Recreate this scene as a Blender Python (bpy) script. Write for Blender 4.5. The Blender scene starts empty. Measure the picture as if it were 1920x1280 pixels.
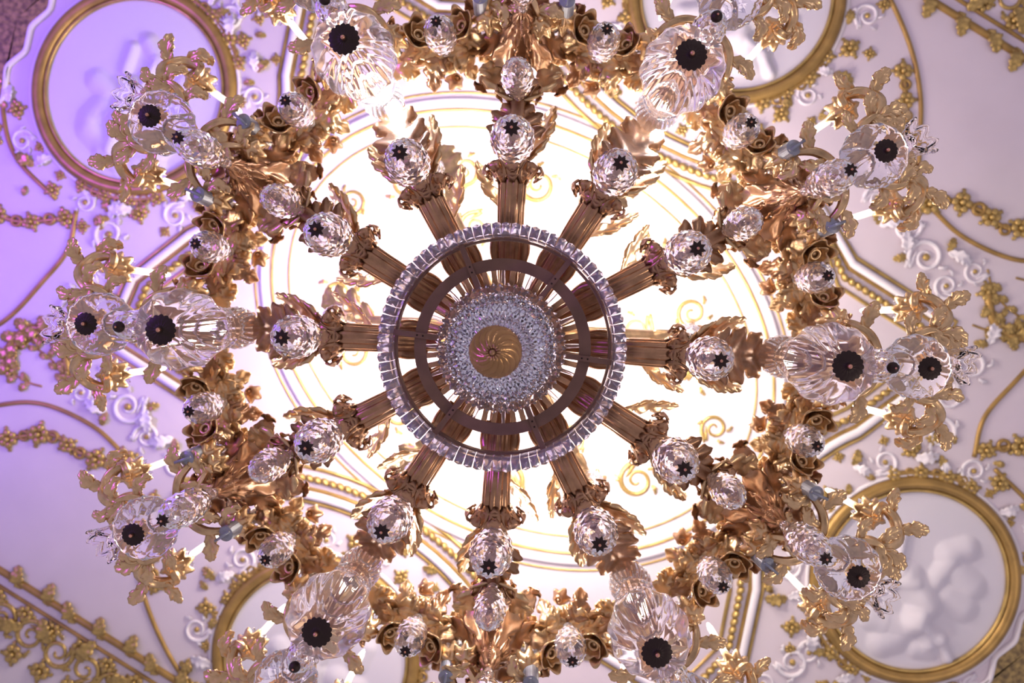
import bpy, math, random
import numpy as np
from mathutils import Matrix, Vector, Quaternion

# ------------------------------------------------------------------ camera
S = bpy.context.scene
COL = S.collection
PI = math.pi
F = 28.0 / 36.0 * 1920.0            # focal length in pixels of the 1920 x 1280 frame
CAM = Vector((0.1005, -0.1005, 1.5))  # photographer stands just off the chandelier's axis
_v = Vector(((992 - 960) / F, (600 - 640) / F, 1)).normalized()   # where the zenith falls
RC = _v.rotation_difference(Vector((0, 0, 1))).to_matrix()
cam = bpy.data.cameras.new('camera')
cam.lens = 28; cam.sensor_width = 36; cam.clip_end = 60
cam.dof.use_dof = True; cam.dof.focus_distance = 3.0; cam.dof.aperture_fstop = 1.6
co = bpy.data.objects.new('camera', cam); COL.objects.link(co)
rx, ry, rz = RC @ Vector((1, 0, 0)), RC @ Vector((0, -1, 0)), RC @ Vector((0, 0, -1))
co.matrix_world = Matrix(((rx.x, ry.x, rz.x, CAM.x), (rx.y, ry.y, rz.y, CAM.y), (rx.z, ry.z, rz.z, CAM.z), (0, 0, 0, 1)))
S.camera = co

# ------------------------------------------------------------------ world, exposure, big lights
S.view_settings.view_transform = 'Standard'; S.view_settings.look = 'None'
S.view_settings.exposure = 0.5; S.view_settings.gamma = 1.0; S.view_settings.use_curve_mapping = False
W = bpy.data.worlds.new('room_light'); S.world = W; W.use_nodes = True
W.node_tree.nodes['Background'].inputs[0].default_value = (0.92, 0.82, 0.98, 1)
W.node_tree.nodes['Background'].inputs[1].default_value = 0.33
S.cycles.max_bounces = 20; S.cycles.transmission_bounces = 20; S.cycles.transparent_max_bounces = 16
CEIL = 6.5                            # ceiling height above the lens

def light(name, kind, loc, power, color, aim=None, parent=None, **kw):
    L = bpy.data.lights.new(name, kind); L.energy = power; L.color = color
    for k, v in kw.items(): setattr(L, k, v)
    o = bpy.data.objects.new(name, L); COL.objects.link(o); o.location = loc
    if aim is not None:
        o.rotation_euler = (Vector(aim) - Vector(loc)).to_track_quat('-Z', 'Y').to_euler()
    if parent: o.parent = parent
    return o
# violet stage light washing the ceiling from the side of the room
light('violet_stage_light', 'SPOT', (-6.3, -1.4, 3.4), 1120, (0.24, 0.03, 1.0), aim=(-5.0, -1.8, 8.0), spot_size=1.75, spot_blend=1.0, shadow_soft_size=0.3)
light('violet_wash_light', 'SPOT', (-6.0, -2.5, 1.6), 420, (0.34, 0.06, 1.0), aim=(0.0, 0.0, 4.8), spot_size=1.3, spot_blend=0.8, shadow_soft_size=0.25)
# unseen lights added in the room below, for highlights on gilding and glass
light('added_highlight_light', 'POINT', (5.5, 3.2, 1.2), 170, (1.0, 0.86, 0.72), shadow_soft_size=0.35)
light('added_highlight_light', 'POINT', (2.5, -5.5, 1.0), 60, (0.95, 0.9, 1.0), shadow_soft_size=0.35)

# ------------------------------------------------------------------ materials
def mat(name, base, metallic=0.0, rough=0.4, var=0.0, scale=20.0, bump=0.0, bscale=60.0, trans=0.0, ior=1.45, emit=None, estr=0.0, base2=None, coat=0.0):
    m = bpy.data.materials.new(name); m.use_nodes = True
    nt = m.node_tree; b = nt.nodes['Principled BSDF']
    b.inputs['Base Color'].default_value = (*base, 1)
    b.inputs['Metallic'].default_value = metallic; b.inputs['Roughness'].default_value = rough
    b.inputs['Transmission Weight'].default_value = trans; b.inputs['IOR'].default_value = ior
    b.inputs['Coat Weight'].default_value = coat
    if emit: b.inputs['Emission Color'].default_value = (*emit, 1); b.inputs['Emission Strength'].default_value = estr
    tc = nt.nodes.new('ShaderNodeTexCoord')
    if var or base2:
        n = nt.nodes.new('ShaderNodeTexNoise'); n.inputs['Scale'].default_value = scale; n.inputs['Detail'].default_value = 5
        r = nt.nodes.new('ShaderNodeValToRGB')
        c2 = base2 or tuple(max(0, c * (1 - var)) for c in base)
        r.color_ramp.elements[0].position = 0.35; r.color_ramp.elements[0].color = (*c2, 1)
        r.color_ramp.elements[1].position = 0.65; r.color_ramp.elements[1].color = (*base, 1)
        nt.links.new(tc.outputs['Object'], n.inputs['Vector']); nt.links.new(n.outputs['Fac'], r.inputs['Fac'])
        nt.links.new(r.outputs['Color'], b.inputs['Base Color'])
    if bump:
        n2 = nt.nodes.new('ShaderNodeTexNoise'); n2.inputs['Scale'].default_value = bscale; n2.inputs['Detail'].default_value = 4
        bp = nt.nodes.new('ShaderNodeBump'); bp.inputs['Strength'].default_value = bump; bp.inputs['Distance'].default_value = 0.01
        nt.links.new(tc.outputs['Object'], n2.inputs['Vector']); nt.links.new(n2.outputs['Fac'], bp.inputs['Height'])
        nt.links.new(bp.outputs['Normal'], b.inputs['Normal'])
    return m
GOLD = mat('aged_gilding', (0.82, 0.55, 0.29), 0.85, 0.30, var=0.4, scale=14, bump=0.15, bscale=45)
GOLDD = mat('dark_gilding', (0.52, 0.29, 0.16), 0.88, 0.30, var=0.4, scale=14, bump=0.15, bscale=45)
SWIRL = mat('swirled_gilding', (0.46, 0.25, 0.11), 0.85, 0.22, var=0.35, scale=10, bump=0.2, bscale=40)
CAPM = mat('dark_bronze', (0.030, 0.013, 0.010), 0.4, 0.5, var=0.4, scale=40)
KNOB = mat('copper_knob', (0.60, 0.30, 0.20), 0.9, 0.25)
RINGM = mat('brown_bronze', (0.22, 0.115, 0.085), 0.35, 0.5, var=0.25, scale=9, bump=0.06)
GLASS = mat('cut_crystal', (0.95, 0.95, 1.0), 0, 0.0, trans=0.9, ior=1.16)
CUT = mat('diamond_cut_glass', (0.93, 0.92, 1.0), 0, 0.0, trans=0.98, ior=1.47)
BLOWN = mat('blown_glass', (0.95, 0.95, 1.0), 0, 0.0, trans=0.93, ior=1.13)
WAX = mat('white_candle', (0.95, 0.94, 0.92), 0, 0.45, var=0.05, scale=8)
BULB = mat('candle_bulb', (1, 0.95, 0.88), 0, 0.3, emit=(1, 0.9, 0.75), estr=7)
LAMP = mat('white_lamp', (1, 1, 1), 0, 0.3, emit=(0.86, 0.9, 1), estr=90)
STEEL = mat('grey_lacquer', (0.33, 0.34, 0.40), 0.3, 0.4, var=0.1, scale=30)
PLASTER = mat('lilac_white_plaster', (0.62, 0.535, 0.60), 0, 0.75, var=0.07, scale=1.6, bump=0.08, bscale=12)
STUCCO = mat('white_stucco', (0.70, 0.64, 0.70), 0, 0.65, var=0.06, scale=6, bump=0.1, bscale=25)
DISC = mat('grey_white_stucco', (0.63, 0.585, 0.66), 0, 0.7, var=0.05, scale=3)
GILT = mat('ceiling_gilding', (0.55, 0.37, 0.13), 0.7, 0.32, var=0.35, scale=8, bump=0.15, bscale=30)
GILTD = mat('brown_gilding', (0.40, 0.24, 0.075), 0.5, 0.42, var=0.3, scale=8, bump=0.1, bscale=30)
STIP = mat('stippled_gold', (0.36, 0.25, 0.10), 0.4, 0.55, base2=(0.13, 0.085, 0.045), scale=26, bump=0.5, bscale=34)

# ------------------------------------------------------------------ mesh helpers
class MB:
    def __init__(s): s.v = []; s.f = []; s.n = 0
    def add(s, V, Fc):
        V = np.asarray(V, float).reshape(-1, 3); s.v.append(V)
        k = s.n; s.f += [tuple(i + k for i in f) for f in Fc]; s.n += len(V); return s
    def xf(s, M):
        A = np.array(M); s.v = [v @ A[:3, :3].T + A[:3, 3] for v in s.v]; return s
    def join(s, o, M=None):
        V = np.concatenate(o.v)
        if M is not None: A = np.array(M); V = V @ A[:3, :3].T + A[:3, 3]
        return s.add(V, o.f)
    def mesh(s, name, m, smooth=True):
        me = bpy.data.meshes.new(name); me.from_pydata(np.concatenate(s.v).tolist(), [], s.f)
        me.materials.append(m)
        if smooth: me.shade_smooth()
        me.update(); return me

def gridf(nu, nv, close_u=False, close_v=False, flip=False, base=0):
    out = []
    for i in range(nu if close_u else nu - 1):
        a = (i % nu) * nv; b = ((i + 1) % nu) * nv
        for j in range(nv if close_v else nv - 1):
            k = (j + 1) % nv
            q = (base + a + j, base + b + j, base + b + k, base + a + k)
            out.append(q[::-1] if flip else q)
    return out

def lathe(prof, n=32, mod=None, twist=None):
    """profile of (r, z); closed by end fans. mod(theta, k, z) multiplies the radius"""
    V = []
    for k, (r, z) in enumerate(prof):
        for j in range(n):
            t = 2 * PI * j / n + (twist(k) if twist else 0)
            rr = r * (mod(t - (twist(k) if twist else 0), k, z) if mod else 1)
            V.append((rr * math.cos(t), rr * math.sin(t), z))
    N = len(prof)
    up = prof[-1][1] > prof[0][1]
    Fc = gridf(N, n, False, True, flip=up)
    V.append((0, 0, prof[0][1])); V.append((0, 0, prof[-1][1]))
    c0, c1 = N * n, N * n + 1
    for j in range(n):
        k = (j + 1) % n
        a = (c0, k, j); b = (c1, (N - 1) * n + j, (N - 1) * n + k)
        Fc.append(a if up else a[::-1]); Fc.append(b if up else b[::-1])
    return MB().add(V, Fc)

def spline(pts, n, closed=False):
    P = np.asarray(pts, float); m = len(P)
    if closed:
        idx = lambda i: P[i % m]; segs = m
    else:
        idx = lambda i: P[i] if 0 <= i < m else (2 * P[0] - P[1] if i < 0 else 2 * P[-1] - P[-2]); segs = m - 1
    out = []
    for t in np.linspace(0, segs, n, endpoint=not closed):
        i = min(int(t), segs - 1); u = t - i
        a, b, c, d = idx(i - 1), idx(i), idx(i + 1), idx(i + 2)
        out.append(0.5 * (2 * b + (c - a) * u + (2 * a - 5 * b + 4 * c - d) * u * u + (3 * b - a - 3 * c + d) * u ** 3))
    return np.array(out)

def nrm(a): return a / np.maximum(np.linalg.norm(a, axis=-1, keepdims=True), 1e-9)

def tube(P, R, n=8, closed=False, mod=None, hint=(0, 0, 1), flat=1.0):
    P = np.asarray(P, float); m = len(P); R = np.broadcast_to(np.asarray(R, float), (m,))
    T = nrm((np.roll(P, -1, 0) - np.roll(P, 1, 0)) if closed else np.gradient(P, axis=0))
    h = np.array(hint, float)
    Ns = []
    for i in range(m):
        h = h - T[i] * h.dot(T[i])
        if np.linalg.norm(h) < 1e-3: h = np.cross(T[i], (1, 0.3, 0.2))
        h = h / np.linalg.norm(h); Ns.append(h.copy())
    Ns = np.array(Ns); B = np.cross(T, Ns)
    th = np.arange(n) * 2 * PI / n
    md = np.array([mod(t) for t in th]) if mod else np.ones(n)
    V = P[:, None] + R[:, None, None] * md[None, :, None] * (np.cos(th)[None, :, None] * Ns[:, None] * flat + np.sin(th)[None, :, None] * B[:, None])
    Fc = gridf(m, n, closed, True)
    if not closed: Fc += [tuple(range(n))[::-1] and tuple(range(n)), tuple((m - 1) * n + j for j in range(n))[::-1]]
    return MB().add(V, [f[::-1] for f in Fc])

def sheet(P, t, close_v=False):
    """a grid of points P[nu, nv, 3] as a thin shell of thickness t"""
    nu, nv = P.shape[:2]
    du = np.gradient(P, axis=0)
    dv = (np.roll(P, -1, 1) - np.roll(P, 1, 1)) if close_v else np.gradient(P, axis=1)
    N = nrm(np.cross(du, dv))
    A = P + N * t / 2; B = P - N * t / 2
    Fc = gridf(nu, nv, False, close_v) + gridf(nu, nv, False, close_v, True, nu * nv)
    k = nu * nv
    for j in range(nv if close_v else nv - 1):
        j2 = (j + 1) % nv
        Fc.append((j, j2, k + j2, k + j)); e = (nu - 1) * nv
        Fc.append((e + j2, e + j, k + e + j, k + e + j2))
    if not close_v:
        for i in range(nu - 1):
            a, b = i * nv, (i + 1) * nv
            Fc.append((b, a, k + a, k + b)); a += nv - 1; b += nv - 1
            Fc.append((a, b, k + b, k + a))
    return MB().add(np.concatenate([A.reshape(-1, 3), B.reshape(-1, 3)]), Fc)

def leaf(path, width, normal=(0, 0, -1), lobes=5, nu=44, nv=11, thick=0.006, curl=0.15, lean=0.55, env=None, keel=0.22, notch=0.62):
    """acanthus leaf: lobed outline leaning forward, sunk midrib, ribbed relief, swept along a path"""
    P = spline(path, nu); T = nrm(np.gradient(P, axis=0))
    N0 = np.broadcast_to(np.array(normal, float), P.shape)
    B = nrm(np.cross(N0, T)); N = np.cross(T, B)
    u = np.linspace(0, 1, nu); v = np.linspace(-1, 1, nv); av = np.abs(v)
    e = np.interp(u, [0, .1, .35, .6, .85, 1], env or [.35, .55, 1, .92, .6, .1])
    ph = (u * lobes) % 1.0
    lb = np.clip(np.sin(PI * np.clip(ph, 0.0, 1.0) ** 0.8), 0, 1) ** 0.55
    tooth = 0.5 + 0.5 * np.cos(2 * PI * 3 * lobes * u)
    wid = width * e[:, None] * (1 - (notch * (1 - lb)[:, None] + 0.10 * tooth[:, None]) * av[None] ** 1.5)
    lat = wid * v[None]
    fwd = width * lean * av[None] * e[:, None]
    rel = width * (keel * (av[None] ** 0.8 - 0.5) + 0.11 * np.cos(2 * PI * lobes * u[:, None] - 3.5 * av[None]) * np.sqrt(av[None]) - curl * (av[None] ** 3)) * np.minimum(1, e[:, None] * 1.4)
    Q = P[:, None] + B[:, None] * lat[..., None] + T[:, None] * fwd[..., None] * 0.5 + N[:, None] * rel[..., None]
    return sheet(Q, thick)

def ruffle(r0, r1, h, lobes, amp, zamp, n=48, nr=6, thick=0.004, power=1.0):
    """a cup or dish with a ruffled rim, opening towards +z"""
    th = np.arange(n) * 2 * PI / n; t = np.linspace(0, 1, nr)
    w = np.cos(lobes * th)[None]
    r = (r0 + (r1 - r0) * t[:, None] ** power) * (1 + amp * w * t[:, None] ** 2)
    z = h * t[:, None] ** 1.4 + zamp * w * t[:, None] ** 2
    P = np.stack([r * np.cos(th)[None], r * np.sin(th)[None], np.broadcast_to(z, r.shape)], -1)
    return sheet(P, thick, True)

def ball(r, n=10, c=(0, 0, 0), sz=1.0):
    pr = [(max(r * math.sin(PI * k / n), 1e-4), -r * sz * math.cos(PI * k / n)) for k in range(n + 1)]
    return lathe(pr, n + 4).xf(Matrix.Translation(c))

def torus(R, r, n=48, m=8, z=0.0, squash=1.0):
    t = np.arange(n) * 2 * PI / n
    return tube(np.stack([R * np.cos(t), R * np.sin(t), 0 * t + z], -1), r, m, True, flat=squash)

def box(x0, x1, y0, y1, z0, z1):
    V = [(x, y, z) for x in (x0, x1) for y in (y0, y1) for z in (z0, z1)]
    return MB().add(V, [(0, 1, 3, 2), (4, 6, 7, 5), (0, 4, 5, 1), (2, 3, 7, 6), (0, 2, 6, 4), (1, 5, 7, 3)])

# object trees: node = (name, mesh, matrix, children)
def node(name, me, M=None, ch=(), label=None): return (name, me, M or Matrix(), list(ch), label)
def inst(nd, parent, M=None):
    name, me, M0, ch, label = nd
    o = bpy.data.objects.new(name, me); COL.objects.link(o)
    if parent: o.parent = parent
    o.matrix_basis = (M or Matrix()) @ M0
    if label: o['label'] = label
    for c in ch: inst(c, o)
    return o
def tag(o, label=None, cat=None, group=None, kind=None):
    for k, v in (('label', label), ('category', cat), ('group', group), ('kind', kind)):
        if v: o[k] = v
    return o
def RZ(a): return Matrix.Rotation(math.radians(a), 4, 'Z')
def TR(x, y, z): return Matrix.Translation((x, y, z))
def SC(x, y=None, z=None): return Matrix.Diagonal((x, y if y is not None else x, z if z is not None else x, 1))

# ------------------------------------------------------------------ ceiling (the setting)
CZ = CAM.z + CEIL
SP = CEIL / F                          # metres per pixel on the ceiling
def P2W(px, py, d):
    r = RC @ Vector(((px - 960) / F, (py - 640) / F, 1)); r *= d / r.z
    return CAM + r
OV = Vector((978, 624)); OA = math.radians(32)
CO = P2W(OV.x, OV.y, CEIL)
def FR(x, y, z=0.0):
    """ceiling frame (pixel units along the room's axes) -> world"""
    return Vector((CO.x + SP * (x * math.cos(OA) - y * math.sin(OA)), CO.y + SP * (x * math.sin(OA) + y * math.cos(OA)), CZ - z))
def TOF(px, py):
    dx, dy = px - OV.x, py - OV.y
    return (dx * math.cos(OA) + dy * math.sin(OA), -dx * math.sin(OA) + dy * math.cos(OA))
ceil = inst(node('ceiling', box(-6.5, 6.5, -5.5, 5.5, 0, 0.25).mesh('ceiling', PLASTER, False)), None, TR(0, 0, CZ))
tag(ceil, 'lilac-white plaster ceiling with gilded stucco ornament above the chandelier', None, None, 'structure')
CI = Matrix.Translation((0, 0, -CZ))
def on_ceiling(name, me, x, y, ang=0.0, s=1.0, z=0.0, ch=(), mirror=1, parent=None):
    """ornament modelled with +z out of the plaster, unit = ceiling pixels; hangs face down"""
    p = FR(x, y, z)
    M = TR(p.x, p.y, -z) @ Matrix.Rotation(OA + ang, 4, 'Z') @ SC(SP * s, SP * s * mirror, SP * s) @ SC(1, 1, -1)
    if parent is not None: M = parent.matrix_basis.inverted() @ M
    return inst(node(name, me, None, ch), parent or ceil, M)
def line_on_ceiling(name, pts, r, m, closed=False, n=120, z=0.0, flat=1.0, sharp=False, seg=8):
    """a moulding run along points of the ceiling frame"""
    if sharp: P = np.array([(p[0], p[1], 0) for p in pts], float)
    else: P = spline([(p[0], p[1], 0) for p in pts], n, closed)
    W_ = np.array([tuple(FR(p[0], p[1], z)) for p in P]) - np.array([0, 0, CZ])
    return inst(node(name, tube(W_, r * SP, seg, closed, flat=flat).mesh(name, m)), ceil)
MED = [(-857, 0, 181, 186, 1), (868, 3, 184, 184, 2), (5, -738, 190, 190, 3), (-4, 733, 188, 188, 4)]
th = np.linspace(0, 2 * PI, 160, endpoint=False)
for a, b, r, m, nm in ((503, 377, 3, GILT, 'oval_moulding'), (518, 392, 8, STUCCO, 'oval_moulding'), (535, 409, 2.2, GILT, 'oval_moulding'), (470, 345, 2, GILT, 'oval_moulding')):
    line_on_ceiling(nm, [(a * math.cos(t), b * math.sin(t)) for t in th], r, m, True, 200)
# the stepped frame round the oval: a rectangle bitten by the four medallions
def outline(off):
    q = []
    for t in np.linspace(0, 36, 8):          # bite of the end medallion
        a = math.radians(t); R_ = 283 + off; q.append((868 - R_ * math.cos(a), -R_ * math.sin(a)))
    q += [(690 - off, -303), (672 - off, -445 + off), (452, -447 + off)]
    for t in np.linspace(44, 0, 9):
        a = math.radians(t); R_ = 283 + off; q.append((R_ * 1.35 * math.sin(a), -738 + R_ * math.cos(a)))
    q2 = [(-x, y) for x, y in q[::-1][1:]]
    half = q + q2
    return half + [(x, -y) for x, y in half[::-1][1:-1]]
for off, r, m in ((0, 4, GILT), (13, 9, STUCCO), (24, 4, GILTD), (62, 4, GILT)):
    line_on_ceiling('stepped_moulding', outline(off), r, m, True, sharp=True)
# gilded beading: every bead is a piece
bead = ball(1, 6).mesh('bead', GILT)
O = outline(43); O = np.array(O + [O[0]]); L = np.cumsum([0] + [float(np.hypot(*(O[i + 1] - O[i]))) for i in range(len(O) - 1)])
run = line_on_ceiling('beaded_moulding', outline(43), 3, GILTD, True, sharp=True)
nb = 290
for k in range(nb):
    s = (k + .5) * L[-1] / nb
    x, y = np.interp(s, L, O[:, 0]), np.interp(s, L, O[:, 1])
    i = min(np.searchsorted(L, s) - 1, len(O) - 2); d = O[i + 1] - O[i]
    p = FR(x, y, 0)
    inst(node('bead', bead), run, TR(p.x, p.y, -3 * SP) @ RZ(math.degrees(OA + math.atan2(d[1], d[0])) + 28) @ SC(9.5 * SP, 6.5 * SP, 8 * SP))
# lobed and concave lines of the outer fields
for sx in (1, -1):
    for sy in (1, -1):
        line_on_ceiling('gilt_moulding', [(sx * x, sy * y) for x, y in ((120, 925), (220, 893), (320, 830), (390, 760), (440, 680), (490, 595))], 4.5, GILTD, n=40)
        line_on_ceiling('gilt_moulding', [(sx * x, sy * y) for x, y in ((518, 597), (590, 583), (672, 590), (730, 612), (790, 660))], 4.5, GILTD, n=30)
        line_on_ceiling('gilt_moulding', [(sx * x, sy * y) for x, y in ((836, 250), (812, 320), (822, 400), (845, 500), (900, 590))], 4.5, GILTD, n=30)
        line_on_ceiling('gilt_moulding', [(sx * x, sy * y) for x, y in ((1092, 20), (1085, 95), (1050, 165), (985, 225), (880, 252))], 4.5, GILTD, n=30)
CORN = {}
for sy in (1, -1):
    CORN[sy] = line_on_ceiling('cornice_moulding', [(-1300, sy * 915), (1300, sy * 915)], 7, GILTD, sharp=True)
    line_on_ceiling('cornice_moulding', [(-1300, sy * 942), (1300, sy * 942)], 4, GILTD, sharp=True)

# ornaments
def spiral(turns=1.6, tail=True):
    P = []; t_ = np.linspace(0, 1, 44)
    for t in t_:
        a = 2 * PI * turns * t; r = 0.12 + 0.88 * t ** 0.9
        P.append((r * math.cos(a), r * math.sin(a), 0.02))
    if tail: P += [(P[-1][0] + 0.25 * k * 0.3, P[-1][1] + 0.4 * k * 0.6, 0) for k in (1, 2, 3, 4)]
    P = np.array(P); R = np.concatenate([np.linspace(0.07, 0.16, 44), [0.14, 0.11, 0.07, 0.03]]) if tail else np.linspace(0.07, .16, 44)
    mb = tube(P, R, 8, hint=(0, 0, 1))
    for k, a in enumerate((2.2, 3.4, 4.6, 5.7)):           # leafy tongues along the outer turn
        c, s = math.cos(a), math.sin(a)
        mb.join(leaf([(0.85 * c, 0.85 * s, .08), (1.05 * c - .15 * s, 1.05 * s + .15 * c, .16), (1.2 * c - .45 * s, 1.2 * s + .45 * c, .06)], 0.16, (0, 0, 1), 3, 10, 5, 0.05))
    return mb
SCROLL = spiral().mesh('scroll', STUCCO); GSCROLL = spiral().mesh('gilt_scroll', GILT)
def rose(petals=6):
    mb = ball(0.28, 8, (0, 0, 0.3))
    for k in range(petals):
        a = 2 * PI * k / petals
        mb.join(ball(0.36, 7, (0, 0, 0), 0.6), Matrix.Translation((0.6 * math.cos(a), 0.6 * math.sin(a), 0.16)))
    for k in range(4):
        a = 2 * PI * k / 4 + .5
        c, s = math.cos(a), math.sin(a)
        mb.join(leaf([(.5 * c, .5 * s, .05), (.95 * c, .95 * s, .2), (1.3 * c, 1.3 * s, .02)], .3, (0, 0, 1), 2, 7, 5, .05))
    return mb
ROSE = rose().mesh('rose', GILT)
LEAFC = leaf([(0, 0, .02), (.5, 0, .22), (1, .05, .05)], .34, (0, 0, 1), 4, 18, 7, .04).mesh('leaf', GILT)
LEAFP = leaf([(0, 0, .02), (.5, .05, .22), (1, .18, .05)], .30, (0, 0, 1), 4, 18, 7, .04).mesh('leaf', STUCCO)
LINK = torus(0.55, 0.2, 18, 6, 0.15).mesh('link', GILTD)
BOSS = ball(1, 8, (0, 0, 0), .7).mesh('boss', GILT)
rnd = random.Random(4)
def garland(pts, size=17):
    """chain of gilded roses and ring links"""
    P = spline([(p[0], p[1], 0) for p in pts], 60)
    Ld = np.cumsum([0] + [float(np.linalg.norm(P[i + 1] - P[i])) for i in range(59)])
    st = line_on_ceiling('rose_garland', pts, 5, GILTD, n=30)
    n = max(2, int(Ld[-1] / (size * 1.55)))
    for k in range(n):
        s = (k + .5) * Ld[-1] / n; x, y = np.interp(s, Ld, P[:, 0]), np.interp(s, Ld, P[:, 1])
        if k % 2: on_ceiling('link', LINK, x + rnd.uniform(-4, 4), y + rnd.uniform(-4, 4), rnd.uniform(0, 6), size * rnd.uniform(.8, 1), parent=st)
        else: on_ceiling('rose', ROSE, x, y, rnd.uniform(0, 6), size * rnd.uniform(.85, 1.15), parent=st)

def relief(bumps, cx, cy, rx_, ry_, n=110):
    """shallow stucco relief: limbs and clouds as soft capsules raised from a round field"""
    V = []; xs = np.linspace(-1, 1, n)
    X, Y = np.meshgrid(xs, xs, indexing='ij')
    X, Y = X * np.sqrt(1 - Y ** 2 / 2), Y * np.sqrt(1 - X ** 2 / 2)      # square -> disc
    px, py = X * rx_, Y * ry_
    H = np.zeros_like(px)
    for x0, y0, x1, y1, r, h in bumps:
        dx, dy = x1 - x0, y1 - y0; l2 = dx * dx + dy * dy + 1e-6
        t = np.clip(((px - x0) * dx + (py - y0) * dy) / l2, 0, 1)
        d2 = (px - x0 - t * dx) ** 2 + (py - y0 - t * dy) ** 2
        hh = 1.05 * h * np.clip(1 - d2 / (1.3 * r) ** 2, 0, 1) ** 1.4
        H = np.maximum(H, hh) + 0.25 * np.minimum(H, hh)
    H += 1.0
    return MB().add(np.stack([px, py, H], -1), gridf(n, n)).mesh('relief_figure', DISC)
FIG1 = [(-20, -95, -30, -40, 9, 8), (-60, -40, -30, -40, 12, 9), (-28, -22, -28, -22, 20, 14), (-12, -5, 22, 45, 26, 18), (15, 40, 0, 80, 24, 16), (0, 75, 45, 110, 16, 13),
        (45, 110, 62, 145, 11, 10), (10, 70, 25, 120, 15, 11), (35, 5, 65, -40, 18, 9), (62, -50, 95, -60, 22, 9), (80, -15, 105, 10, 24, 8), (60, 30, 90, 50, 24, 8),
        (-60, 80, -80, 70, 22, 8), (-35, 110, -60, 118, 24, 8), (-20, 95, -40, 90, 22, 7), (-95, 30, -70, 28, 14, 6), (0, 0, -50, 10, 9, 9), (30, 130, 5, 128, 18, 6)]
FIG2 = [(-10, 20, -30, 60, 24, 15), (-5, -10, -5, -10, 17, 14), (-30, 60, -45, 110, 17, 12), (-20, 60, 15, 100, 15, 11), (10, 5, 45, -55, 10, 8), (30, -90, 60, -40, 16, 8), (0, -80, -15, -40, 12, 7),
        (-60, 30, -80, 50, 24, 8), (-85, 70, -60, 95, 24, 8), (-60, 110, -30, 135, 20, 8), (-70, -20, -50, 0, 20, 7), (40, 40, 75, 60, 22, 7), (60, 85, 40, 115, 22, 7), (80, 10, 95, -20, 18, 6), (0, 135, 40, 140, 18, 6)]
for (mx, my, ra, rb, k) in MED:
    tt = np.linspace(0, 2 * PI, 64, endpoint=False)
    fr = line_on_ceiling('medallion_frame', [(mx + ra * math.cos(t), my + rb * math.sin(t)) for t in tt], 12, GILTD, True, 128, flat=1.1)
    line_on_ceiling('medallion_fillet', [(mx + (ra - 14) * math.cos(t), my + (rb - 14) * math.sin(t)) for t in tt], 3.5, GILT, True, 128, 4 * SP)
    line_on_ceiling('medallion_fillet', [(mx + (ra + 15) * math.cos(t), my + (rb + 15) * math.sin(t)) for t in tt], 4, STUCCO, True, 128)
    on_ceiling('relief_figure', relief(FIG1 if k in (2, 3) else FIG2, 0, 0, ra - 10, rb - 10), mx, my, -OA, parent=fr)
    # scrolls and gilded roses round the frame
    face = math.atan2(-my, -mx)
    for j in range(26):
        a = face + 2 * PI * (j + rnd.uniform(-.15, .15)) / 26
        R_ = rnd.uniform(226, 246); x, y = mx + R_ * math.cos(a), my + R_ * math.sin(a)
        if abs(math.sin(a - face)) < 0.35 and math.cos(a - face) < 0: continue
        if j % 3 == 0:
            on_ceiling('scroll', SCROLL, x, y, a + rnd.uniform(-.5, .5), rnd.uniform(20, 26), mirror=1 if j % 2 else -1, parent=fr)
            on_ceiling('boss', BOSS, x, y, 0, 5, 2 * SP, parent=fr)
        elif j % 3 == 1:
            on_ceiling('rose', ROSE, x, y, rnd.uniform(0, 6), rnd.uniform(13, 18), parent=fr)
        else:
            on_ceiling('leaf', LEAFC, x, y, a + rnd.uniform(-1.5, 1.5), rnd.uniform(30, 42), mirror=1 if j % 2 else -1, parent=fr)
            on_ceiling('leaf', LEAFP, x, y, a + PI + rnd.uniform(-1.5, 1.5), rnd.uniform(32, 46), parent=fr)
    for j in range(40):
        a = face + 2 * PI * (j + rnd.uniform(-.2, .2)) / 40
        if abs(math.sin(a - face)) < 0.4 and math.cos(a - face) < 0: continue
        R_ = rnd.choice((208, 268)) + rnd.uniform(-6, 6); x, y = mx + R_ * math.cos(a), my + R_ * math.sin(a)
        on_ceiling('rose' if j % 2 else 'leaf', ROSE if j % 2 else LEAFC, x, y, rnd.uniform(0, 6), rnd.uniform(8, 12) if j % 2 else rnd.uniform(20, 30), parent=fr)
    garland([(mx + 203 * math.cos(face + t), my + 203 * math.sin(face + t)) for t in np.linspace(.75, 1.6, 5)], 15)
    garland([(mx + 203 * math.cos(face - t), my + 203 * math.sin(face - t)) for t in np.linspace(.75, 1.6, 5)], 15)
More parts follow.
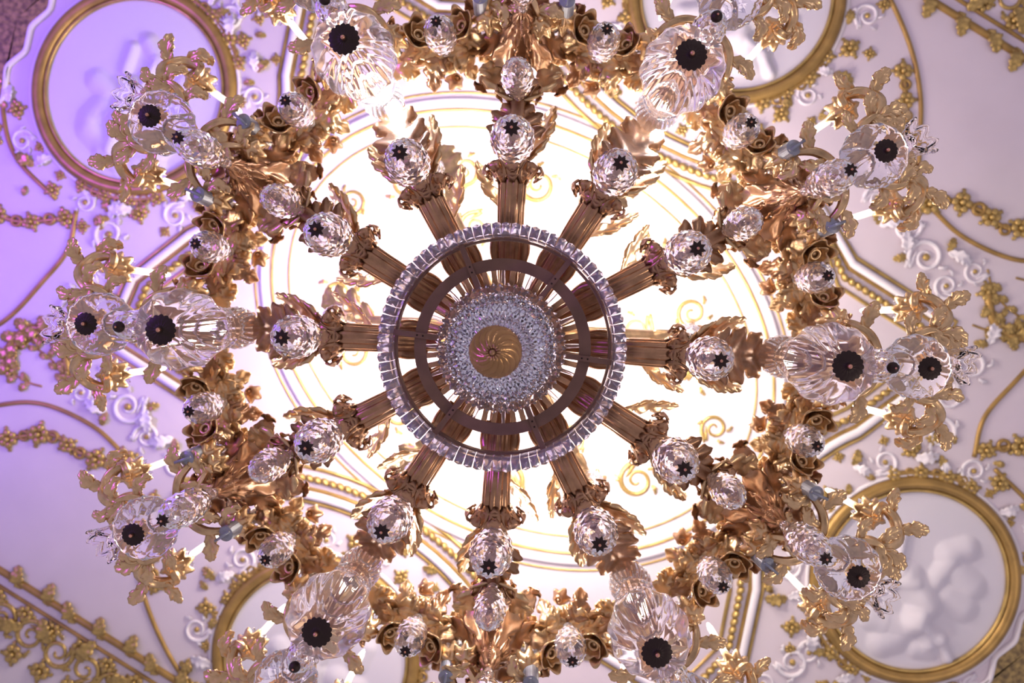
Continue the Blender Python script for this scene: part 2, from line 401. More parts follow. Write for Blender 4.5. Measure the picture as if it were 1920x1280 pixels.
# outer fields, mirrored over the room's two axes
def sprig(x, y, ang, n, m=1, leafm=LEAFC, step=26, size=24):
    pts = [(x + step * k * math.cos(ang + .12 * m * k), y + step * k * math.sin(ang + .12 * m * k)) for k in range(n + 1)]
    st = line_on_ceiling('sprig_stem', pts, 2.2, GILTD, n=24)
    for k in range(n):
        for s_ in (1, -1):
            on_ceiling('leaf', leafm, pts[k + 1][0], pts[k + 1][1], ang + .12 * m * k + s_ * .8, size * (1 - .05 * k), mirror=s_, parent=st)
for sx in (1, -1):
    for sy in (1, -1):
        q = lambda x, y: (sx * x, sy * y)
        an = lambda a: math.atan2(sy * math.sin(a), sx * math.cos(a))
        m_ = sx * sy
        garland([q(*p) for p in ((500, 590), (545, 628), (605, 640), (660, 640), (735, 700))], 19)
        garland([q(*p) for p in ((835, 262), (880, 300), (930, 330), (1000, 335), (1060, 300))], 19)
        garland([q(*p) for p in ((330, 790), (372, 740), (405, 690), (430, 630))], 16)
        # wreath and palm branch in the corner field
        wr = [(690, 520), (735, 478), (790, 482), (812, 530), (792, 575)]
        ws = line_on_ceiling('wreath_stem', [q(*p) for p in wr], 8, GILTD, n=30)
        for k in range(14):
            P = spline([(*p, 0) for p in wr], 15)
            x, y = q(P[k][0], P[k][1]); d = P[k + 1] - P[k]
            a = math.atan2(sy * d[1], sx * d[0])
            on_ceiling('leaf', LEAFC, x, y, a + (.55 if k % 2 else -.55), 40 - 10 * abs(k - 7) / 7, mirror=1 if k % 2 else -1, parent=ws)
        for x, y in ((690, 520), (792, 575), (750, 474)): on_ceiling('rose', ROSE, *q(x, y), rnd.uniform(0, 6), 17, parent=ws)
        sprig(*q(668, 556), an(-.9), 4, m_); sprig(*q(720, 570), an(.4), 4, -m_); sprig(*q(700, 455), an(.1), 5, m_)
        # white rinceaux between the frame and the outer line
        for x, y, s_, a in ((560, 515, 34, .4), (620, 490, 24, 2.2), (500, 545, 26, 3.3), (740, 390, 32, 1.1), (735, 320, 24, 4.2), (760, 255, 30, 5.0), (425, 560, 24, .2), (370, 620, 28, 1.7), (650, 540, 22, 2.9)):
            X, Y = q(x, y)
            sc_o = on_ceiling('scroll', SCROLL, X, Y, an(a), s_, mirror=m_); on_ceiling('boss', BOSS, X, Y, 0, s_ * .2, 2 * SP, parent=sc_o)
        for x, y, a in ((590, 545, .2), (530, 500, 2.4), (700, 350, 1.4), (745, 440, 2.0), (455, 520, .9), (400, 590, 2.6), (780, 220, 4.0)):
            on_ceiling('leaf', LEAFP, *q(x, y), an(a), 46); on_ceiling('leaf', LEAFC, *q(x, y), an(a + 1.6), 28)
        # inside the oval: pale gilded tracery
        for x, y, s_, a in ((330, 120, 34, .3), (250, 200, 30, 1.8), (120, 250, 34, 2.6), (400, 40, 26, .9), (180, 120, 30, 4.0)):
            on_ceiling('gilt_scroll', GSCROLL, *q(x, y), an(a), s_, mirror=m_)
        # cornice ornament along the long sides
        for k, x in enumerate(range(120, 760, 62)):
            on_ceiling('gilt_scroll', GSCROLL, *q(x, 992), an(k * 1.3), 32, mirror=m_ if k % 2 else -m_, parent=CORN[sy])
            on_ceiling('rose', ROSE, *q(x + 30, 960), rnd.uniform(0, 6), 17, parent=CORN[sy]); on_ceiling('leaf', LEAFC, *q(x + 20, 985), an(.6 + k), 52, parent=CORN[sy])
            on_ceiling('leaf', LEAFC, *q(x, 925), an(-1.2 + .3 * (k % 3)), 46, parent=CORN[sy]); on_ceiling('rose', ROSE, *q(x + 10, 1040), rnd.uniform(0, 6), 20, parent=CORN[sy])
# stippled panels behind the end medallions
for sx in (1, -1):
    edge = [(1062, 150), (1085, 90), (1072, 45), (1085, 0), (1072, -45), (1085, -90), (1062, -150), (1120, -175), (1190, -120), (1215, 0), (1190, 120), (1120, 175)]
    E = spline([(sx * x, y, 0) for x, y in edge], 72, True)
    Wp = np.array([tuple(FR(p[0], p[1])) for p in E]) - np.array([0, 0, CZ])
    c = Wp.mean(0)
    V = np.concatenate([Wp, Wp - [0, 0, .03], c[None] - [0, 0, .03]])
    n = 72; Fc = [(j, (j + 1) % n, n + (j + 1) % n, n + j) for j in range(n)] + [(n + j, n + (j + 1) % n, 2 * n) for j in range(n)]
    inst(node('stippled_panel', MB().add(V, Fc).mesh('stippled_panel', STIP, False)), ceil)
    line_on_ceiling('panel_border', [(p[0], p[1]) for p in E[::3]], 6, STUCCO, True, 96, 2 * SP)

# ------------------------------------------------------------------ chandelier
ROOT_D = 2.36
chand = bpy.data.objects.new('chandelier', None); COL.objects.link(chand)
chand.location = (0, 0, CAM.z + ROOT_D)
tag(chand, 'large gilded chandelier with crystal drops, glass globes and candles hanging from the ceiling', 'chandelier')
D0 = TR(0, 0, -ROOT_D)
def part(nd, M=None): return inst(nd, chand, D0 @ (M or Matrix()))

# --- centre: finial, cut-glass bowl, rings
prof = [(0.012, 2.437), (0.03, 2.444), (0.058, 2.462), (0.077, 2.487), (0.085, 2.52), (0.080, 2.553), (0.062, 2.582), (0.04, 2.60), (0.03, 2.62), (0.034, 2.68)]
tw = [1.25 - 2.6 * (p[1] - 2.437) / 0.18 for p in prof]
sw = spline([(p[0], p[1], t) for p, t in zip(prof, tw)], 40)
fin = lathe([(p[0], p[1]) for p in sw], 112, mod=lambda t, k, z: 1 - 0.30 * (1 - abs(math.sin(7 * t)) ** .5) * (1 if z < 2.6 else 0), twist=lambda k: -sw[k][2])
ros = ball(.010, 6, (0, 0, 2.428))
for k in range(14):
    a = 2 * PI * k / 14; ros.join(ball(.0055, 6), Matrix.Translation((.019 * math.cos(a), .019 * math.sin(a), 2.434)) @ RZ(math.degrees(a)) @ SC(1.7, .75, .8))
part(node('finial', fin.mesh('finial', SWIRL), TR(-.006, .0, 0), [node('rosette', ros.mesh('rosette', GOLDD), TR(-.006, -.002, 0))], 'twisted gilded finial'))
# bowl: rows of raised diamonds cut in the outside, smooth hollow inside
nb, rows = 28, 11
V = []; Fc = []
def bp(a, e): return (0.217 * math.sin(e) * math.cos(a), 0.217 * math.sin(e) * math.sin(a), 2.865 - 0.217 * math.cos(e))
E = [0.16 + (1.86 - 0.16) * (k / rows) ** 0.95 for k in range(rows + 1)]
for k in range(rows + 1):
    for j in range(nb):
        V.append(bp(2 * PI * (j + .5 * (k % 2)) / nb, E[k]))
for k in range(rows - 1):
    for j in range(nb):
        o = k % 2; A = k * nb + j; Cn = (k + 2) * nb + j
        Bl = (k + 1) * nb + (j + o - 1) % nb; Br = (k + 1) * nb + (j + o) % nb
        e = (E[k] + E[k + 2]) / 2; a = 2 * PI * (j + .5 * o) / nb
        p = Vector(bp(a, e)); c0 = Vector((0, 0, 2.865)); p = c0 + (p - c0) * (1 + 0.095 * min(1, .5 + math.sin(e)))
        V.append(tuple(p)); q = len(V) - 1
        Fc += [(A, Br, q), (Br, Cn, q), (Cn, Bl, q), (Bl, A, q)]
V.append((0, 0, 2.64)); q = len(V) - 1
for j in range(nb): Fc.append((j, q, (j + 1) % nb)); 
for j in range(nb): Fc.append((j, (j + 1) % nb, nb + j))
bowl = MB().add(V, Fc)
# smooth hollow inside
inner = lathe([(max(.185 * math.sin(e), 1e-3), 2.865 - .185 * math.cos(e)) for e in np.linspace(.02, 1.86, 20)], 60)
inner.f = [f[::-1] for f in inner.f]
bowl.join(inner)
part(node('glass_bowl', bowl.mesh('glass_bowl', CUT, False), TR(0, 0, 0), [], 'cut-glass bowl with diamond facets'))
def flat_ring(r0, r1, z, t, n=128): return lathe([(r0, z), (r1, z), (r1, z + t), (r0, z + t)], n)
def band(r0, r1, z0, z1, n=128):
    a = np.arange(n) * 2 * PI / n; c, s = np.cos(a), np.sin(a)
    P = np.stack([np.stack([r * c, r * s, 0 * a + z], -1) for r, z in ((r0, z0), (r1, z0), (r1, z1), (r0, z1))])
    return MB().add(P, gridf(4, n, True, True))
spoke = box(.13, .412, -.0105, .0105, 2.972, 2.984)
rivets = [node('rivet', ball(.0035, 6).mesh('rivet', CAPM), TR(x, 0, 2.971)) for x in (.30, .322)]
sp_me = spoke.mesh('spoke', RINGM, False)
hub = node('ring_band', band(.288, .332, 2.986, 2.998).mesh('ring_band', RINGM, False), None, [], 'flat brown bronze ring')
part(hub)
for k in range(6): part(node('spoke', sp_me, None, rivets), RZ(8 + 60 * k))
rim = node('crystal_rim', band(.400, .408, 2.99, 3.03).mesh('crystal_rim', RINGM, False)); rim_o = part(rim)
# 78 cut prisms hung round the rim: bevelled bars with a pointed lower end
pw, pd = .0158, .020
def prism():
    V = []
    for w, d, z in ((pw * .8, pd * .7, 3.03), (pw, pd, 3.02), (pw, pd, 2.90)):
        V += [(-d, -w, z), (d, -w, z), (d * 1.25, 0, z), (d, w, z), (-d, w, z)]
    V.append((.006, 0, 2.868))
    Fc = [tuple(range(5))] + gridf(3, 5, False, True) + [(10 + j, 15, 10 + (j + 1) % 5) for j in range(5)]
    return MB().add(V, Fc)
pm = prism().mesh('crystal_prism', mat('prism_crystal', (0.90, 0.88, 1.0), 0, 0.05, trans=0.85, ior=1.3), False)
NP = 78
for k in range(NP): inst(node('crystal_prism', pm, TR(.432, 0, 0)), rim_o, RZ(360 * k / NP))
# corona of gilded strips over the bowl
strip = leaf([(.18, 0, 3.08), (.25, 0, 3.11), (.335, 0, 3.17)], .012, (0, 0, -1), 1, 10, 5, .005, env=[.8, 1, 1, .9, 1.2, .9])
gst = leaf([(.18, 0, 3.06), (.25, 0, 3.09), (.33, 0, 3.15)], .008, (0, 0, -1), 1, 8, 5, .012, env=[.8, 1, 1, 1, 1, .9])
sm, gm = strip.mesh('corona_strip', GOLDD), gst.mesh('glass_strip', GLASS)
for k in range(48): part(node('corona_strip' if k % 3 else 'glass_strip', sm if k % 3 else gm), RZ(7.5 * k))
part(node('hub', lathe([(.05, 3.05), (.12, 3.12), (.19, 3.22), (.20, 3.36), (.17, 3.50), (.09, 3.62), (.07, 3.9), (.10, 4.0), (.06, 4.1)], 64, mod=lambda t, k, z: 1 + .03 * math.cos(24 * t)).mesh('hub', GOLDD)))
part(node('shaft', lathe([(.05, 4.05), (.05, 4.3), (.12, 4.4), (.15, 4.55), (.10, 4.7), (.05, 4.8), (.045, 6.3), (.12, 6.42), (.17, 6.5)], 40).mesh('shaft', GOLD)))

# --- glass drops
def pineapple():
    pr = [(.03, 0), (.055, -.03), (.06, -.10), (.045, -.15), (.06, -.20), (.10, -.27), (.137, -.36), (.157, -.46), (.166, -.56), (.164, -.66), (.15, -.75), (.125, -.83), (.09, -.90), (.05, -.945), (.02, -.96)]
    P = spline([(r, 0, z) for r, z in pr], 34)
    n = 24
    V = []
    for k, p in enumerate(P):
        for j in range(n):
            a = 2 * PI * (j + .5 * (k % 2)) / n
            s = 1 + ((0.05 if (k % 2 == 1 and (j + k // 2) % 2 == 0) else -.015) if p[2] < -.2 else 0)
            V.append((max(p[0], .01) * s * math.cos(a), max(p[0], .01) * s * math.sin(a), p[2]))
    mb = MB(); Fc = []
    for k in range(33):
        for j in range(n):
            a, b = k * n + j, k * n + (j + 1) % n
            if k % 2 == 0:
                c, d = (k + 1) * n + (j - 1) % n, (k + 1) * n + j
                Fc += [(a, d, c)[::-1], (a, b, d)[::-1]]
            else:
                c, d = (k + 1) * n + j, (k + 1) * n + (j + 1) % n
                Fc += [(a, d, c)[::-1], (a, b, d)[::-1]]
    Fc += [tuple(range(n)), tuple(33 * n + j for j in range(n))[::-1]]
    mb.add(V, [f[::-1] for f in Fc]); return mb
PINE = pineapple().mesh('glass_drop', GLASS, False)
def star(r, pts, depth, t):
    n = pts * 2; V = []
    for z in (0, -t):
        for j in range(n):
            a = 2 * PI * j / n; rr = r if j % 2 == 0 else r * depth
            V.append((rr * math.cos(a), rr * math.sin(a), z + (t * .8 if z == 0 else t * .8 * 0)))
    V += [(0, 0, 0), (0, 0, -t * 1.6)]
    Fc = [(j, (j + 1) % n, n + (j + 1) % n, n + j) for j in range(n)] + [((j + 1) % n, j, 2 * n) for j in range(n)] + [(n + j, n + (j + 1) % n, 2 * n + 1) for j in range(n)]
    return MB().add(V, Fc)
STAR = star(1, 8, .62, .25).mesh('star_cap', CAPM, False)
SKN = lathe([(.02, .1), (.28, .05), (.22, -.2), (.34, -.45), (.25, -.7), (.03, -.85)][::-1], 12).mesh('knob', KNOB)
def disc_cap():
    mb = MB(); n = 64
    P = []
    for r, z in ((.12, .5), (.6, .42), (1.0, .15), (1.0, 0), (.55, -.12), (.12, -.2)):
        P.append([(r * (1 + (.11 * abs(math.cos(8 * a)) - .06) * (r > .5)) * math.cos(a), r * (1 + (.11 * abs(math.cos(8 * a)) - .06) * (r > .5)) * math.sin(a), z + .03 * math.cos(16 * a) * (r > .5)) for a in np.arange(n) * 2 * PI / n])
    P = np.array(P); mb.add(P, gridf(6, n, False, True, True))
    mb.f += [tuple(range(n)), tuple(5 * n + j for j in range(n))[::-1]]
    return mb
DCAP = disc_cap().mesh('scalloped_cap', CAPM)
ROD = tube([(0, 0, 0.06), (0, 0, 0.02), (0, 0, -.04)], .005, 8).mesh('hook', GOLDD)
def drop(L, w, cap=True, ballcap=False):
    """pineapple-cut drop hung by its neck: L long, w wide"""
    s = w / .332
    ch = []
    if ballcap:
        ch = [node('ball_cap', ball(.012, 8, sz=1).mesh('ball_cap', CAPM), TR(0, 0, -.945) @ SC(w / s * .17 / .012, w / s * .17 / .012, .045 / .012), [])]
        ch.append(node('knob', SKN, TR(0, 0, -.985) @ SC(.034, .034, .03)))
    elif cap:
        ch = [node('star_cap', STAR, TR(0, 0, -.972) @ SC(.064, .064, .03)), node('knob', SKN, TR(0, 0, -.978) @ SC(.04, .04, .04))]
    else:
        ch = [node('knob', SKN, TR(0, 0, -.965) @ SC(.035, .035, .03))]
    ch.append(node('hook', ROD, SC(1 / s, 1 / s, 1 / L)))
    return node('glass_drop', PINE, SC(s, s, L), ch)
# --- large baluster drop
pb = [(.03, 0), (.05, -.02), (.052, -.06), (.082, -.11), (.097, -.18), (.088, -.25), (.062, -.30), (.058, -.33), (.085, -.36), (.094, -.40), (.082, -.425), (.098, -.46), (.088, -.485), (.106, -.52), (.100, -.55), (.130, -.63), (.150, -.71), (.153, -.78), (.140, -.85), (.105, -.905), (.06, -.93), (.02, -.935)]
PB = spline([(r, 0, z) for r, z in pb], 70)
bal = lathe([(p[0], p[2]) for p in PB], 144, mod=lambda t, k, z: 1 + (.035 * abs(math.cos(6 * t)) ** 10 + .012 * math.cos(12 * t) if z < -.56 else (.025 * math.cos(24 * t) if z > -.3 else .012 * math.cos(24 * t))))
BAL = node('glass_baluster', bal.mesh('glass_baluster', BLOWN), None, [node('scalloped_cap', DCAP, TR(0, 0, -.943) @ SC(.055, .055, .02)), node('knob', SKN, TR(0, 0, -.946) @ SC(.03, .03, .03)), node('hook', ROD)], 'large blown glass baluster drop')
pg = [(.03, .16), (.05, .14), (.055, .10), (.045, .07), (.085, .05), (.118, .01), (.128, -.03), (.12, -.075), (.09, -.11), (.05, -.13), (.02, -.135)]
PG = spline([(r, 0, z) for r, z in pg], 40)
glb = lathe([(p[0], p[2]) for p in PG], 140, mod=lambda t, k, z: 1 + .035 * abs(math.cos(7 * t)) ** 10, twist=lambda k: .022 * k)
GLB = glb.mesh('glass_globe', BLOWN)

# --- arms
flute = lambda t: 1.02 + .16 * (abs(math.cos(5.5 * t)) ** .6 - .6)
def arm_mesh(tail):
    P = spline([(.17, 0, 3.40), (.28, 0, 3.37), (.42, 0, 3.27), (.58, 0, 3.20), (.745, 0, 3.23)], 26)
    mb = tube(P, np.linspace(.040, .056, 26), 66, mod=flute)
    for s in (1, -1):                       # bulb-shaped ears at the root
        mb.join(ball(.032, 8, (.425, s * .042, 3.30), 1.1), None)
        mb.join(tube(spline([(.33, s * .05, 3.34), (.39, s * .06, 3.31), (.44, s * .05, 3.29)], 8), np.linspace(.02, .03, 8), 10))
    T = spline(tail, 30)
    mb.join(tube(T, np.interp(np.linspace(0, 1, 30), [0, .3, .7, 1], [.05, .036, .030, .022]), 20, mod=lambda t: 1 + .12 * math.cos(5 * t)))
    return mb
# the arm then climbs to the garland and dips to its candle cluster
tailA = [(.73, 0, 3.24), (.90, 0, 3.42), (1.08, 0, 3.70), (1.25, 0, 3.90), (1.45, 0, 3.84), (1.58, 0, 3.62), (1.62, 0, 3.48)]
tailB = [(.73, 0, 3.24), (.88, 0, 3.36), (1.06, 0, 3.47), (1.25, 0, 3.62), (1.42, 0, 3.70), (1.56, 0, 3.62), (1.62, 0, 3.48)]
def collar(s=1.0):
    mb = torus(.052 * s, .016 * s, 28, 8)
    for k in range(9):
        a = 2 * PI * k / 9; c, q = math.cos(a), math.sin(a)
        P = [(.05 * c, .05 * q, -.03), (.068 * c, .068 * q, .01), (.092 * c, .092 * q, .035), (.105 * c, .105 * q, .02), (.095 * c, .095 * q, .0)]
        mb.join(leaf([tuple(s * x for x in p) for p in P], .026 * s, (c, q, 0.2), 2, 14, 5, .006, env=[.8, 1, 1, 1, 1, .7]))
    return mb
RY = lambda a: Matrix.Rotation(math.radians(a), 4, 'Y')
COLL = collar().mesh('collar', GOLDD)
LA = leaf([(.74, 0, 3.22), (.86, 0, 3.27), (1.0, 0, 3.46), (1.16, 0, 3.70), (1.27, 0, 3.80)], .135, lobes=5, nu=64, nv=13, curl=.1).mesh('leaf', GOLDD)
LS = [leaf([(.74, s * .02, 3.30), (.82, s * .07, 3.36), (.92, s * .11, 3.48), (1.02, s * .13, 3.62), (1.10, s * .15, 3.74)], .075, (0, -s * .5, -.85), lobes=5, nu=58, nv=11).mesh('leaf', GOLD) for s in (1, -1)]
LI = [leaf([(.56, s * .03, 3.34), (.64, s * .09, 3.44), (.74, s * .14, 3.55), (.82, s * .18, 3.66)], .05, (0, -s * .5, -.85), lobes=4, nu=46, nv=9).mesh('leaf', GOLD) for s in (1, -1)]
LB = leaf([(.74, 0, 3.22), (.84, 0, 3.27), (.95, 0, 3.36), (1.04, 0, 3.47)], .125, lobes=4, nu=52, nv=13, curl=.1).mesh('leaf', GOLDD)
LB2 = [leaf([(1.04, s * .02, 3.42), (1.12, s * .09, 3.47), (1.20, s * .13, 3.56), (1.24, s * .17, 3.60)], .065, (0, -s * .3, -1), lobes=4, nu=46, nv=9).mesh('leaf', GOLD) for s in (1, -1)]
ARM_A = node('arm', arm_mesh(tailA).mesh('arm', GOLDD), None, [node('collar', COLL, TR(.672, 0, 3.205) @ RY(84) @ SC(1.12)), node('leaf', LA), node('leaf', LS[0]), node('leaf', LS[1]), node('leaf', LI[0])])
ARM_B = node('arm', arm_mesh(tailB).mesh('arm', GOLDD), None, [node('collar', COLL, TR(.672, 0, 3.205) @ RY(84) @ SC(1.12)), node('leaf', LB), node('leaf', LS[0]), node('leaf', LI[1]), node('leaf', LB2[0]), node('leaf', LB2[1]), node('collar', COLL, TR(1.07, 0, 3.46) @ RY(66) @ SC(.95))])

# --- acanthus calyx under the middle of each longer bay
def calyx():
    ch = []
    for k in range(9):
        a = 2 * PI * (k + .5) / 9; c, s = math.cos(a), math.sin(a)
        big = 1.0 if k % 2 else .82
        P = [(.012 * c, .012 * s, 0), (.045 * c, .045 * s, .10), (.09 * c, .09 * s, .22), (.17 * c * big, .17 * s * big, .32), (.27 * c * big, .27 * s * big, .37), (.32 * c * big, .32 * s * big, .33)]
        ch.append(node('leaf', leaf(P, .062, (c, s, -.35), lobes=5, nu=56, nv=9, env=[.3, .5, .8, 1, .7, .15]).mesh('leaf', GOLDD)))
    core = lathe([(.012, -.02), (.02, .0), (.03, .08), (.05, .2), (.07, .3), (.04, .36)], 24, mod=lambda t, k, z: 1 + .08 * math.cos(8 * t))
    bd = MB()
    for k in range(16):
        z = .01 + .018 * k; r = .024 + .11 * z
        bd.join(ball(.0075, 6), TR(-r - .018, 0, z))
    ch.append(node('bead_row', bd.mesh('bead_row', GOLDD)))
    return node('acanthus_calyx', core.mesh('acanthus_calyx', GOLDD), None, ch)
CAL = calyx()

# --- garland of leaves between the arms (30 degree bay, modelled round +x)
def bay():
    ch = []
    def G(a, dr=0, dz=0):
        t = abs(a) / 15; R_ = 1.372 + .07 * t * t + dr; z = 3.80 - .05 * math.cos(PI * a / 15) + dz
        return (R_ * math.cos(math.radians(a)), R_ * math.sin(math.radians(a)), z)
    core = tube(spline([G(a) for a in np.linspace(-15.5, 15.5, 9)], 40), .03, 14, mod=lambda t: 1 + .15 * math.cos(5 * t))
    for a0, da, dr, w, m in ((-15, 8, -.03, .066, GOLD), (-11, 8, .05, .06, GOLDD), (-7, 7.5, -.05, .062, GOLD), (15, -8, -.03, .066, GOLD), (11, -8, .05, .06, GOLDD), (7, -7.5, -.05, .062, GOLD), (-2.5, -5, .045, .06, GOLD), (2.5, 5, .045, .06, GOLD), (0, -4, -.09, .06, GOLDD), (0, 4.5, -.08, .06, GOLD)):
        P = [G(a0, 0, -.03), G(a0 + .45 * da, dr * .5, -.07), G(a0 + .85 * da, dr * 1.0, -.05), G(a0 + 1.1 * da, dr * 1.7, .01)]
        ch.append(node('leaf', leaf(P, w, (0, 0, -1), lobes=4, nu=46, nv=9, curl=.35, keel=.3).mesh('leaf', m)))
    return node('leaf_garland', core.mesh('leaf_garland', GOLD), None, ch)
def rosette_cup(r=.07):
    mb = ruffle(.018, r, r * 1.0, 5, .16, .012, 50, 7, .006, .7)
    mb.join(ruffle(.012, r * .62, r * .75, 5, .14, .008, 40, 5, .005, .7), RZ(36) @ TR(0, 0, r * .25))
    mb.join(torus(r * .3, r * .12, 16, 6, r * .5)); mb.join(ball(.02, 6, (0, 0, .012)))
    return mb
RCUP = rosette_cup().mesh('rosette', GOLD); RCUPD = rosette_cup().mesh('rosette', GOLDD)
BAY = bay()
def tilt(x, y, z, ax, deg): return TR(x, y, z) @ Matrix.Rotation(math.radians(deg), 4, ax)
for (a, R_, z, dg, sc_) in ((4.6, 1.43, 3.62, 150, 1.0), (-4.6, 1.43, 3.62, 205, 1.05), (9.5, 1.50, 3.68, 120, .85), (-9.5, 1.5, 3.68, 240, .85), (1, 1.27, 3.80, 20, .6)):
    ch = BAY[3]; ch.append(node('rosette', RCUP if sc_ > .9 else RCUPD, RZ(a) @ tilt(R_, 0, z, 'X', dg) @ SC(sc_)))

# --- outer candle clusters, modelled round their node at the origin (x outward)
CUP = ruffle(.014, .056, .05, 8, .16, .010, 48, 6, .005, .6)
CUP.join(ruffle(.012, .043, .03, 6, .2, -.012, 36, 5, .005, .8), TR(0, 0, -.012)); CUP.join(ball(.016, 6, (0, 0, -.012)))
CUPM = CUP.mesh('flower_cup', GOLD)
BOB = ruffle(.018, .062, .028, 12, .10, .008, 60, 5, .004, .9)
for k in range(12):
    a = 2 * PI * k / 12; BOB.join(lathe([(.0015, -.03), (.006, -.018), (.002, 0)], 6), TR(.058 * math.cos(a), .058 * math.sin(a), .02))
BOBM = BOB.mesh('drip_pan', BLOWN)
CANM = lathe([(.016, 0), (.0175, .01), (.0165, .45), (.014, .475), (.007, .485)], 14).mesh('candle', WAX)
BULBM = lathe([(.005, 0), (.011, .012), (.009, .03), (.002, .052)], 10).mesh('bulb', BULB)
SMALL = dict(thick=.005, keel=.4, notch=.5, lean=1.1, curl=.3, env=[.3, .6, 1, .85, .5, .08])
LSM = leaf([(0, 0, 0), (.04, 0, -.012), (.085, .012, -.022), (.125, .036, -.008)], .040, (0, 0, -1), 3, 40, 9, **SMALL).mesh('leaf', GOLD)
LSC = leaf([(0, 0, 0), (.035, -.004, -.018), (.075, .004, -.026), (.10, .026, -.012), (.105, .05, .008)], .034, (0, 0, -1), 3, 40, 9, **SMALL).mesh('leaf', GOLD)
def branch(path, r0=.020, r1=.011, candle=True, size=1.0, leaves=((.35, 60), (.55, -70), (.8, 40)), cupped=True):
    P = spline(path, 36)
    mb = tube(P, np.interp(np.linspace(0, 1, 36), [0, .25, .6, 1], [r0, r0 * 1.45, r0 * 1.2, r1]), 20, mod=lambda t: 1 + .18 * math.cos(5 * t))
    e = P[-1]; ch = []
    for k, (t, a) in enumerate(leaves):
        i = int(t * 35); T = nrm(P[min(i + 1, 35)] - P[i])
        ch.append(node('leaf', LSM if k % 2 else LSC, TR(*P[i]) @ RZ(math.degrees(math.atan2(T[1], T[0])) + a) @ SC(size)))
    if cupped: ch.append(node('flower_cup', CUPM, TR(*e) @ SC(size * 1.2)))
    if candle:
        ch.append(node('drip_pan', BOBM, TR(e[0], e[1], e[2] + .055)))
        ch.append(node('candle', CANM, TR(e[0], e[1], e[2] + .05)))
        ch.append(node('bulb', BULBM, TR(e[0], e[1], e[2] + .525)))
    return node('candle_branch' if candle else 'scroll_branch', mb.mesh('branch', GOLD), None, ch)
CL = []
for s in (1, -1):
    CL.append(branch([(0, 0, .02), (.08, s * .07, -.06), (.19, s * .13, -.09), (.27, s * .20, -.04), (.25, s * .27, .02), (.17, s * .29, .02), (.15, s * .25, -.01), (.17, s * .235, .03)], .019, .012, leaves=((.3, 50 * s), (.5, -60 * s), (.62, -30 * s))))
    CL.append(branch([(0, 0, .02), (-.03, s * .07, -.05), (-.08, s * .13, -.07), (-.14, s * .165, -.04), (-.17, s * .17, .02)], .014, .010, leaves=((.3, 60 * s), (.55, -60 * s), (.8, 70 * s))))
    CL.append(branch([(0, 0, 0), (.06, s * .06, -.09), (.11, s * .13, -.12), (.17, s * .15, -.13), (.21, s * .13, -.12)], .015, .006, False, .9, ((.45, 60 * s), (.7, -50 * s), (.95, 15), (.93, -40)), cupped=False))
CL.append(branch([(0, 0, 0), (-.09, .02, -.05), (-.17, .06, -.06), (-.21, .09, -.02)], .014, .009, False, .9, ((.5, 60), (.8, -60))))
CL.append(branch([(0, 0, 0), (.10, -.02, -.02), (.17, -.07, -.05), (.22, -.12, -.04), (.26, -.09, -.02), (.25, -.05, -.01)], .014, .007, False, .9, ((.5, 60), (.75, -60), (.98, 20)), cupped=False))
# lily-shaped glass bell with a cut rim
LIL = ruffle(.010, .058, .15, 7, .12, .010, 56, 9, .005, 1.6)
th_ = np.arange(84) * 2 * PI / 84
rimr = .060 * (1 + .10 * np.cos(7 * th_)); LIL.join(tube(np.stack([rimr * np.cos(th_), rimr * np.sin(th_), .151 + .011 * np.cos(7 * th_) + .003 * np.cos(28 * th_)], -1), .0065, 6, True))
LIL.join(lathe([(.004, .02), (.014, .06), (.02, .10), (.012, .125), (.003, .135)], 12))
LILM = LIL.xf(SC(1.2)).mesh('glass_lily', mat('lily_glass', (.98, .97, 1), 0, 0.0, trans=1.0, ior=1.12))
NODE_L = (1.62, 0, 3.50)

BANG = [33 + 60 * k for k in range(6)]
AANG = [3 + 60 * k for k in range(6)]
for a in AANG:
    part(ARM_A, RZ(a))
    part(BAL, RZ(a) @ TR(1.25, 0, 3.83))
    part(drop(.46, .132, ballcap=True), RZ(a) @ TR(1.445, 0, 3.40))
for a in BANG:
    part(ARM_B, RZ(a))
    part(drop(.46, .126, cap=False), RZ(a) @ TR(1.045, 0, 3.40))
    part(CAL, RZ(a) @ TR(1.405, 0, 3.39))
    part(drop(.50, .136), RZ(a) @ TR(1.405, 0, 3.38))
for k in range(12):
    a = 3 + 30 * k
    part(drop(.455, .160), RZ(a) @ TR(.762, 0, 3.20))
    part(BAY, RZ(a + 15))
    part(drop(.40, .138), RZ(a + 15) @ TR(1.36, 0, 3.70))
    M = RZ(a) @ TR(*NODE_L)
    rj = random.Random(k)
    for b in CL:
        part(b, M @ RZ(rj.uniform(-5, 5)))
    part(node('glass_globe', GLB, TR(.03, 0, -.25) @ RZ(rj.uniform(0, 60)), [node('scalloped_cap', DCAP, TR(0, 0, -.146) @ SC(.044, .044, .017)), node('knob', SKN, TR(0, 0, -.149) @ SC(.025, .025, .028))], 'ribbed blown glass globe'), M)
    sgn = 1 if k % 2 else -1
    part(node('glass_lily', LILM, TR(.14, .05 * sgn, -.10) @ Matrix.Rotation(math.radians(sgn * -14), 4, 'X') @ RY(142), [], 'ruffled glass lily'), M)

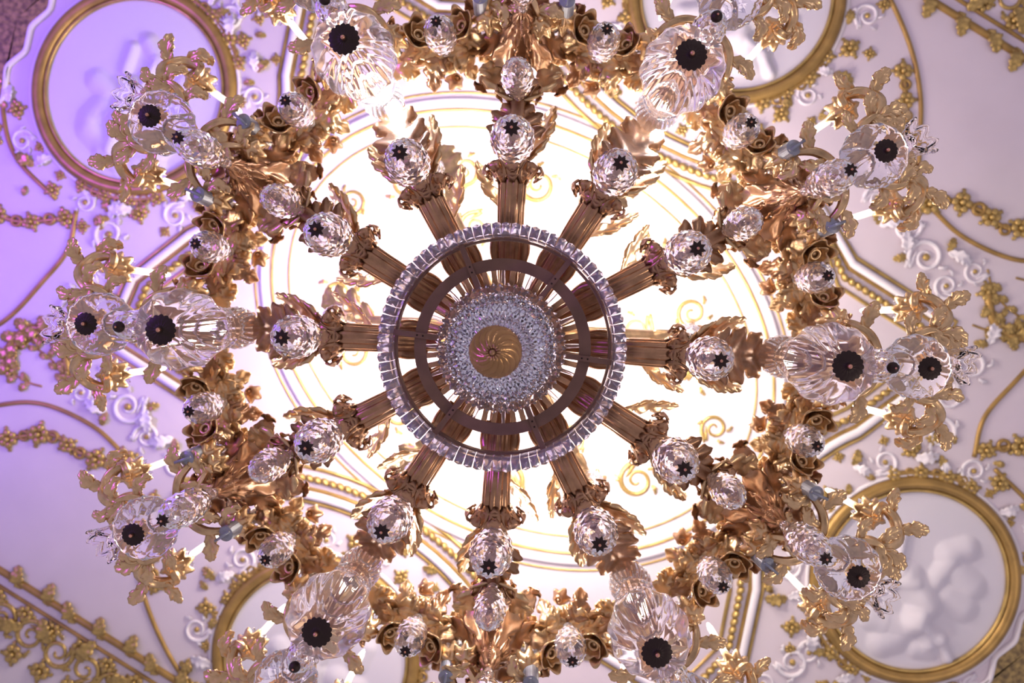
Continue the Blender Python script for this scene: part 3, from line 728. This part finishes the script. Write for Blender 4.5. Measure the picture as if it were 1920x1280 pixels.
# --- upper tier, smaller and paler against the lit ceiling
UT = [(.08, 0, 4.15), (.35, 0, 4.20), (.65, 0, 4.45), (.95, 0, 4.80), (1.12, 0, 5.0)]
um = tube(spline(UT, 24), np.linspace(.035, .02, 24), 16, mod=flute).mesh('upper_arm', GOLD)
ul = leaf([(.8, 0, 4.6), (.95, .06, 4.70), (1.10, .10, 4.86), (1.2, .13, 4.96)], .12, (0, 0, -1), 4, 30, 9).mesh('leaf', GOLD)
for k in range(6):
    a = 3 + 60 * k; M = TR(0, -.06, 0) @ RZ(a)
    part(node('upper_arm', um, None, [node('leaf', ul), node('flower_cup', CUPM, TR(1.13, 0, 5.02) @ SC(1.5)), node('candle', CANM, TR(1.13, 0, 5.07)), node('bulb', BULBM, TR(1.13, 0, 5.545))]), M)
    part(drop(.40, .15), M @ TR(1.02, 0, 4.84))
    r_ = math.radians(a)
    light('upper_candle_light', 'POINT', (1.13 * math.cos(r_), 1.13 * math.sin(r_) - .06, 5.50 - ROOT_D), 78, (1.0, .9, .76), parent=chand, shadow_soft_size=.06)

# --- warm candle light, and white lamps where the arms meet the garland
for k in range(12):
    a = math.radians(3 + 30 * k)
    light('candle_light', 'POINT', (1.66 * math.cos(a), 1.66 * math.sin(a), 4.12 - ROOT_D), 6, (1.0, 0.86, 0.70), parent=chand, shadow_soft_size=.08)
LENS = ball(.034, 10).mesh('lamp_lens', LAMP)
SOCK = lathe([(.012, .10), (.022, .09), (.028, .03), (.028, .0)][::-1], 16).mesh('lamp_socket', STEEL)
for a, R_, d in ((-118, 1.20, 3.72), (-56, 1.18, 3.74), (-31, 1.05, 3.55), (121, 1.12, 3.78), (88, 1.02, 3.72)):
    part(node('lamp_socket', SOCK, None, [node('lamp_lens', LENS)]), RZ(a) @ TR(R_, .04, d))
    r_ = math.radians(a)
    light('lamp_light', 'POINT', (R_ * math.cos(r_) - .04 * math.sin(r_), R_ * math.sin(r_) + .04 * math.cos(r_), d - .05 - ROOT_D), 9, (.9, .93, 1.0), parent=chand, shadow_soft_size=.035)

# ------------------------------------------------------------------ spotlights clipped to the chandelier
HOUS = lathe([(.020, -.07), (.034, -.065), (.036, .06), (.033, .065)], 24).mesh('housing', STEEL, False)
RIMM = torus(.034, .004, 24, 6, .065).mesh('rim', CAPM)
LNS = lathe([(.001, .052), (.029, .054), (.029, .06), (.001, .062)], 20).mesh('lens', mat('spot_lens', (1, 1, 1), 0, .2, emit=(1, .93, .82), estr=12))
BRK = box(-.006, .006, -.04, .04, -.10, -.088).join(tube([(0, 0, -.095), (0, 0, -.06)], .007, 8)).mesh('bracket', STEEL)
where = {33: 'lower right', 93: 'bottom', 153: 'lower left', 213: 'upper left', 273: 'top', 333: 'upper right'}
for a in BANG:
    for s in (1, -1):
        ang = a + 7.2 * s; r = math.radians(ang)
        p = Vector((1.475 * math.cos(r), 1.475 * math.sin(r), CAM.z + 3.50))
        o = bpy.data.objects.new('spotlight', None); COL.objects.link(o)
        aim = Vector((1.0 * math.cos(r), 1.0 * math.sin(r), CZ))
        o.location = p; o.rotation_euler = (aim - p).to_track_quat('Z', 'Y').to_euler()
        tag(o, 'small grey cylinder spotlight on the %s side of the %s acanthus calyx' % ('clockwise' if s > 0 else 'counter-clockwise', where[a % 360]), 'spotlight', 'spotlights clipped to the chandelier')
        for nm, me in (('housing', HOUS), ('rim', RIMM), ('lens', LNS), ('bracket', BRK)): inst(node(nm, me), o)
        L = light('spot_beam', 'SPOT', (0, 0, .075), 150, (1.0, .95, .90), parent=o, spot_size=1.05, spot_blend=1.0, shadow_soft_size=.03)
        L.rotation_euler = (PI, 0, 0)
